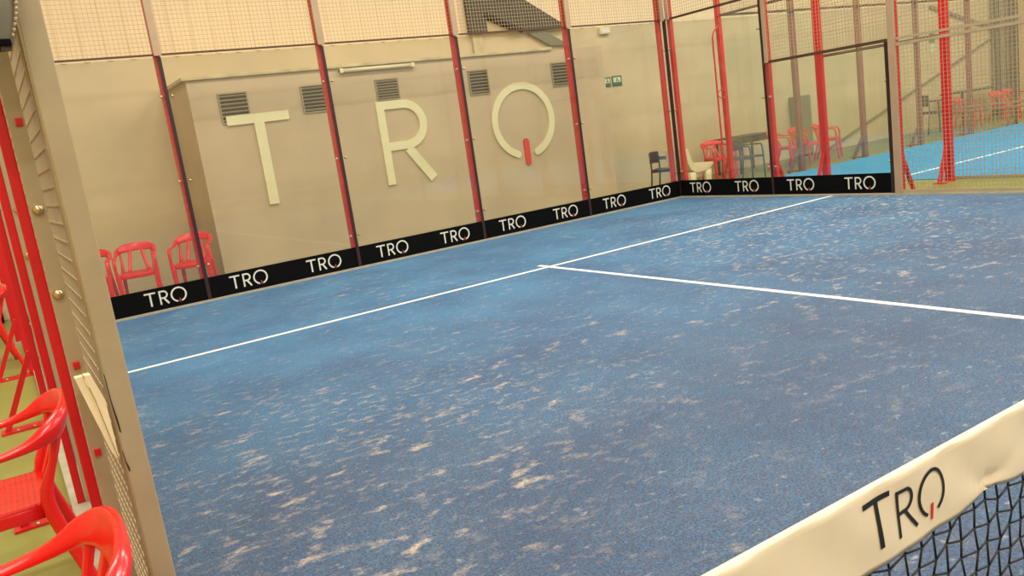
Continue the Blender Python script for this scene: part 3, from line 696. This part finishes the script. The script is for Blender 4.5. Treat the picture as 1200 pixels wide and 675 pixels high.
# ------------------------------------------------------------------ net
NY = -9.75
t = thing('padel_net', 'black net with broad white printed top band in the lower right', 'net', (0, NY, 0))
def pinch(x, z):
    d = 0
    for px, pz, a in ((1.338, .797, .008), (3.2, .797, .008), (5.4, .797, .008), (.30, .797, .006)):
        dx, dz = x - px, z - pz; r = math.hypot(dx, dz * .8); th = math.atan2(dz, dx + 1e-6)
        if r < .2: d -= a * math.exp(-r / .028) ; d += .006 * math.exp(-r / .06) * math.cos(6 * th + .6)
    d += .0016 * math.sin(x * 31 + z * 40) + .001 * math.sin(x * 67 - z * 22)
    return d
def zbot(x):
    s = 0
    for px in (.30, 1.338, 2.3, 3.2, 4.3, 5.4, 6.5, 7.5, 8.5, 9.4): s = max(s, math.exp(-((x - px) / .06) ** 2))
    return .776 + .011 * s + .003 * math.sin(x * 6)
xs = [.06 + i * .02 for i in range(int(9.88 / .02) + 1)]; nz = 14; b = MB(); vs = []
for x in xs:
    zt = .9235 - .018 * math.sin(math.pi * (x - .06) / 9.88) ; zb = zbot(x)
    ring = []
    for j in range(nz + 1):
        z = zb + (zt - .006 - zb) * j / nz; ring.append((x, -.0075 - pinch(x, z), z))
    ring.append((x, -.004, zt - .001)); ring.append((x, .003, zt - .001))
    for j in range(nz, -1, -3):
        z = zb + (zt - .006 - zb) * j / nz; ring.append((x, .006 - pinch(x, z) * .7, z))
    vs += ring; R_ = len(ring)
fs = [(i * R_ + k, (i + 1) * R_ + k, (i + 1) * R_ + (k + 1) % R_, i * R_ + (k + 1) % R_) for i in range(len(xs) - 1) for k in range(R_)]
fs += [tuple(range(R_)), tuple(reversed([(len(xs) - 1) * R_ + k for k in range(R_)]))]
b.poly(vs, fs, True); b.build('top_band', 'tape', t)
def P_net(x, z, d): return Vector((x, -.0082 - pinch(x, z) - d - .0006, z))
def dense(pts, n=8):
    out = []
    for a, c in zip(pts, pts[1:]): out += [(a[0] + (c[0] - a[0]) * i / n, a[1] + (c[1] - a[1]) * i / n) for i in range(n)]
    return out + [pts[-1]]
m = MB()
ribbon(m, P_net, dense([(.973, .8935), (1.044, .8925)]), .009, .0006); ribbon(m, P_net, dense([(1.009, .889), (1.017, .809)]), .0092, .0006)
ribbon(m, P_net, dense([(1.062, .887), (1.066, .806)]), .0062, .0006)
ribbon(m, P_net, dense([(1.059, .885), (1.085, .884)], 4) + arc(1.086, .8655, .0175, .0185, 80, -80, 14) + dense([(1.085, .847), (1.066, .847)], 4), .0062, .0006)
ribbon(m, P_net, dense([(1.085, .846), (1.115, .809)]), .0066, .0006)
ribbon(m, P_net, arc(1.157, .853, .0345, .040, -60, 248, 40), .0058, .0006)
m.build('logo_lettering', 'black_print', t)
m = MB(); ribbon(m, P_net, dense([(1.157, .804), (1.157, .834)]), .0058, .0006); m.build('logo_stroke', 'red_print', t)
# netting: knotted hexagon-like cells pulled square
n_ = MB(); cw, ch = .042, .040
def node(i, j):
    x = .08 + i * cw + (.006 if j % 2 else -.006) * (1 if i % 2 else -1) * .6 + .003 * math.sin(i * 2.1 + j * 1.3)
    z = .80 - j * ch + (.009 if (i + j) % 2 else -.009) * .6 + .003 * math.sin(i * 1.7 + j * 2.9)
    for px in (1.338, 3.2, 5.4, .30):
        d = math.hypot(x - px, (z - .79)); k = math.exp(-d / .055) * .45
        x += (px - x) * k; z += (.79 - z) * k * .5
    return Vector((x, .002 + .003 * math.sin(i * .9 + j), max(.03, z)))
NI, NJ = int(9.84 / cw), 19
for i in range(NI + 1):
    for j in range(NJ):
        a = node(i, j); n_.cyl(a, node(i, j + 1), .0021, 5)
        if i < NI and (j > 0): n_.cyl(a, node(i + 1, j), .0021, 5)
n_.build('netting', 'cord', t)
for x, d in ((.045, 'near'), (9.93, 'far')):
    n_ = MB(); n_.bbox(x - .03, x + .03, -.03, .03, .0125, .95, .006); n_.build('net_post', 'black', t)

# ------------------------------------------------------------------ lights
def area(loc, sx, sy, power, col=(1, .945, .855), rot=(0, 0, 0)):
    l = bpy.data.lights.new('ceiling_lamp', 'AREA'); l.shape = 'RECTANGLE'; l.size = sx; l.size_y = sy; l.energy = power; l.color = col
    o = bpy.data.objects.new('ceiling_lamp', l); COL.objects.link(o); o.location = loc; o.rotation_euler = rot
LAMP = 330
for x in (-1.5, 3.5, 8.5, 13.5, 18.5, 24):
    for y in (-3, -8, -13, -18):
        area((x, y, 7.6), 2.4, .7, LAMP)
w = bpy.data.worlds.new('World'); sc.world = w; w.use_nodes = True
w.node_tree.nodes['Background'].inputs[0].default_value = (.9, .85, .75, 1); w.node_tree.nodes['Background'].inputs[1].default_value = .05

# ------------------------------------------------------------------ camera
cam = bpy.data.cameras.new('camera'); co = bpy.data.objects.new('camera', cam); COL.objects.link(co)
R = [[0.8321525348606154, -0.5368281172950825, -0.13906017117230055], [-0.21638790721182485, -0.08345155389432447, -0.9727343479928675], [0.5105863612921315, 0.8395542928447449, -0.1856075349451663]]
rx, dn, fw = map(Vector, R)
mw = Matrix(((rx.x, -dn.x, -fw.x, -.05039), (rx.y, -dn.y, -fw.y, -10.50499), (rx.z, -dn.z, -fw.z, 1.53481), (0, 0, 0, 1)))
co.matrix_world = mw
cam.sensor_width = 36; cam.lens = 963.2754 / 1200 * 36; cam.clip_start = .02; cam.clip_end = 200
sc.camera = co
sc.view_settings.view_transform = 'Standard'; sc.view_settings.look = 'None'; sc.view_settings.gamma = 1
sc.view_settings.use_curve_mapping = False
sc.view_settings.exposure = -0.6
sc.cycles.transparent_max_bounces = 32
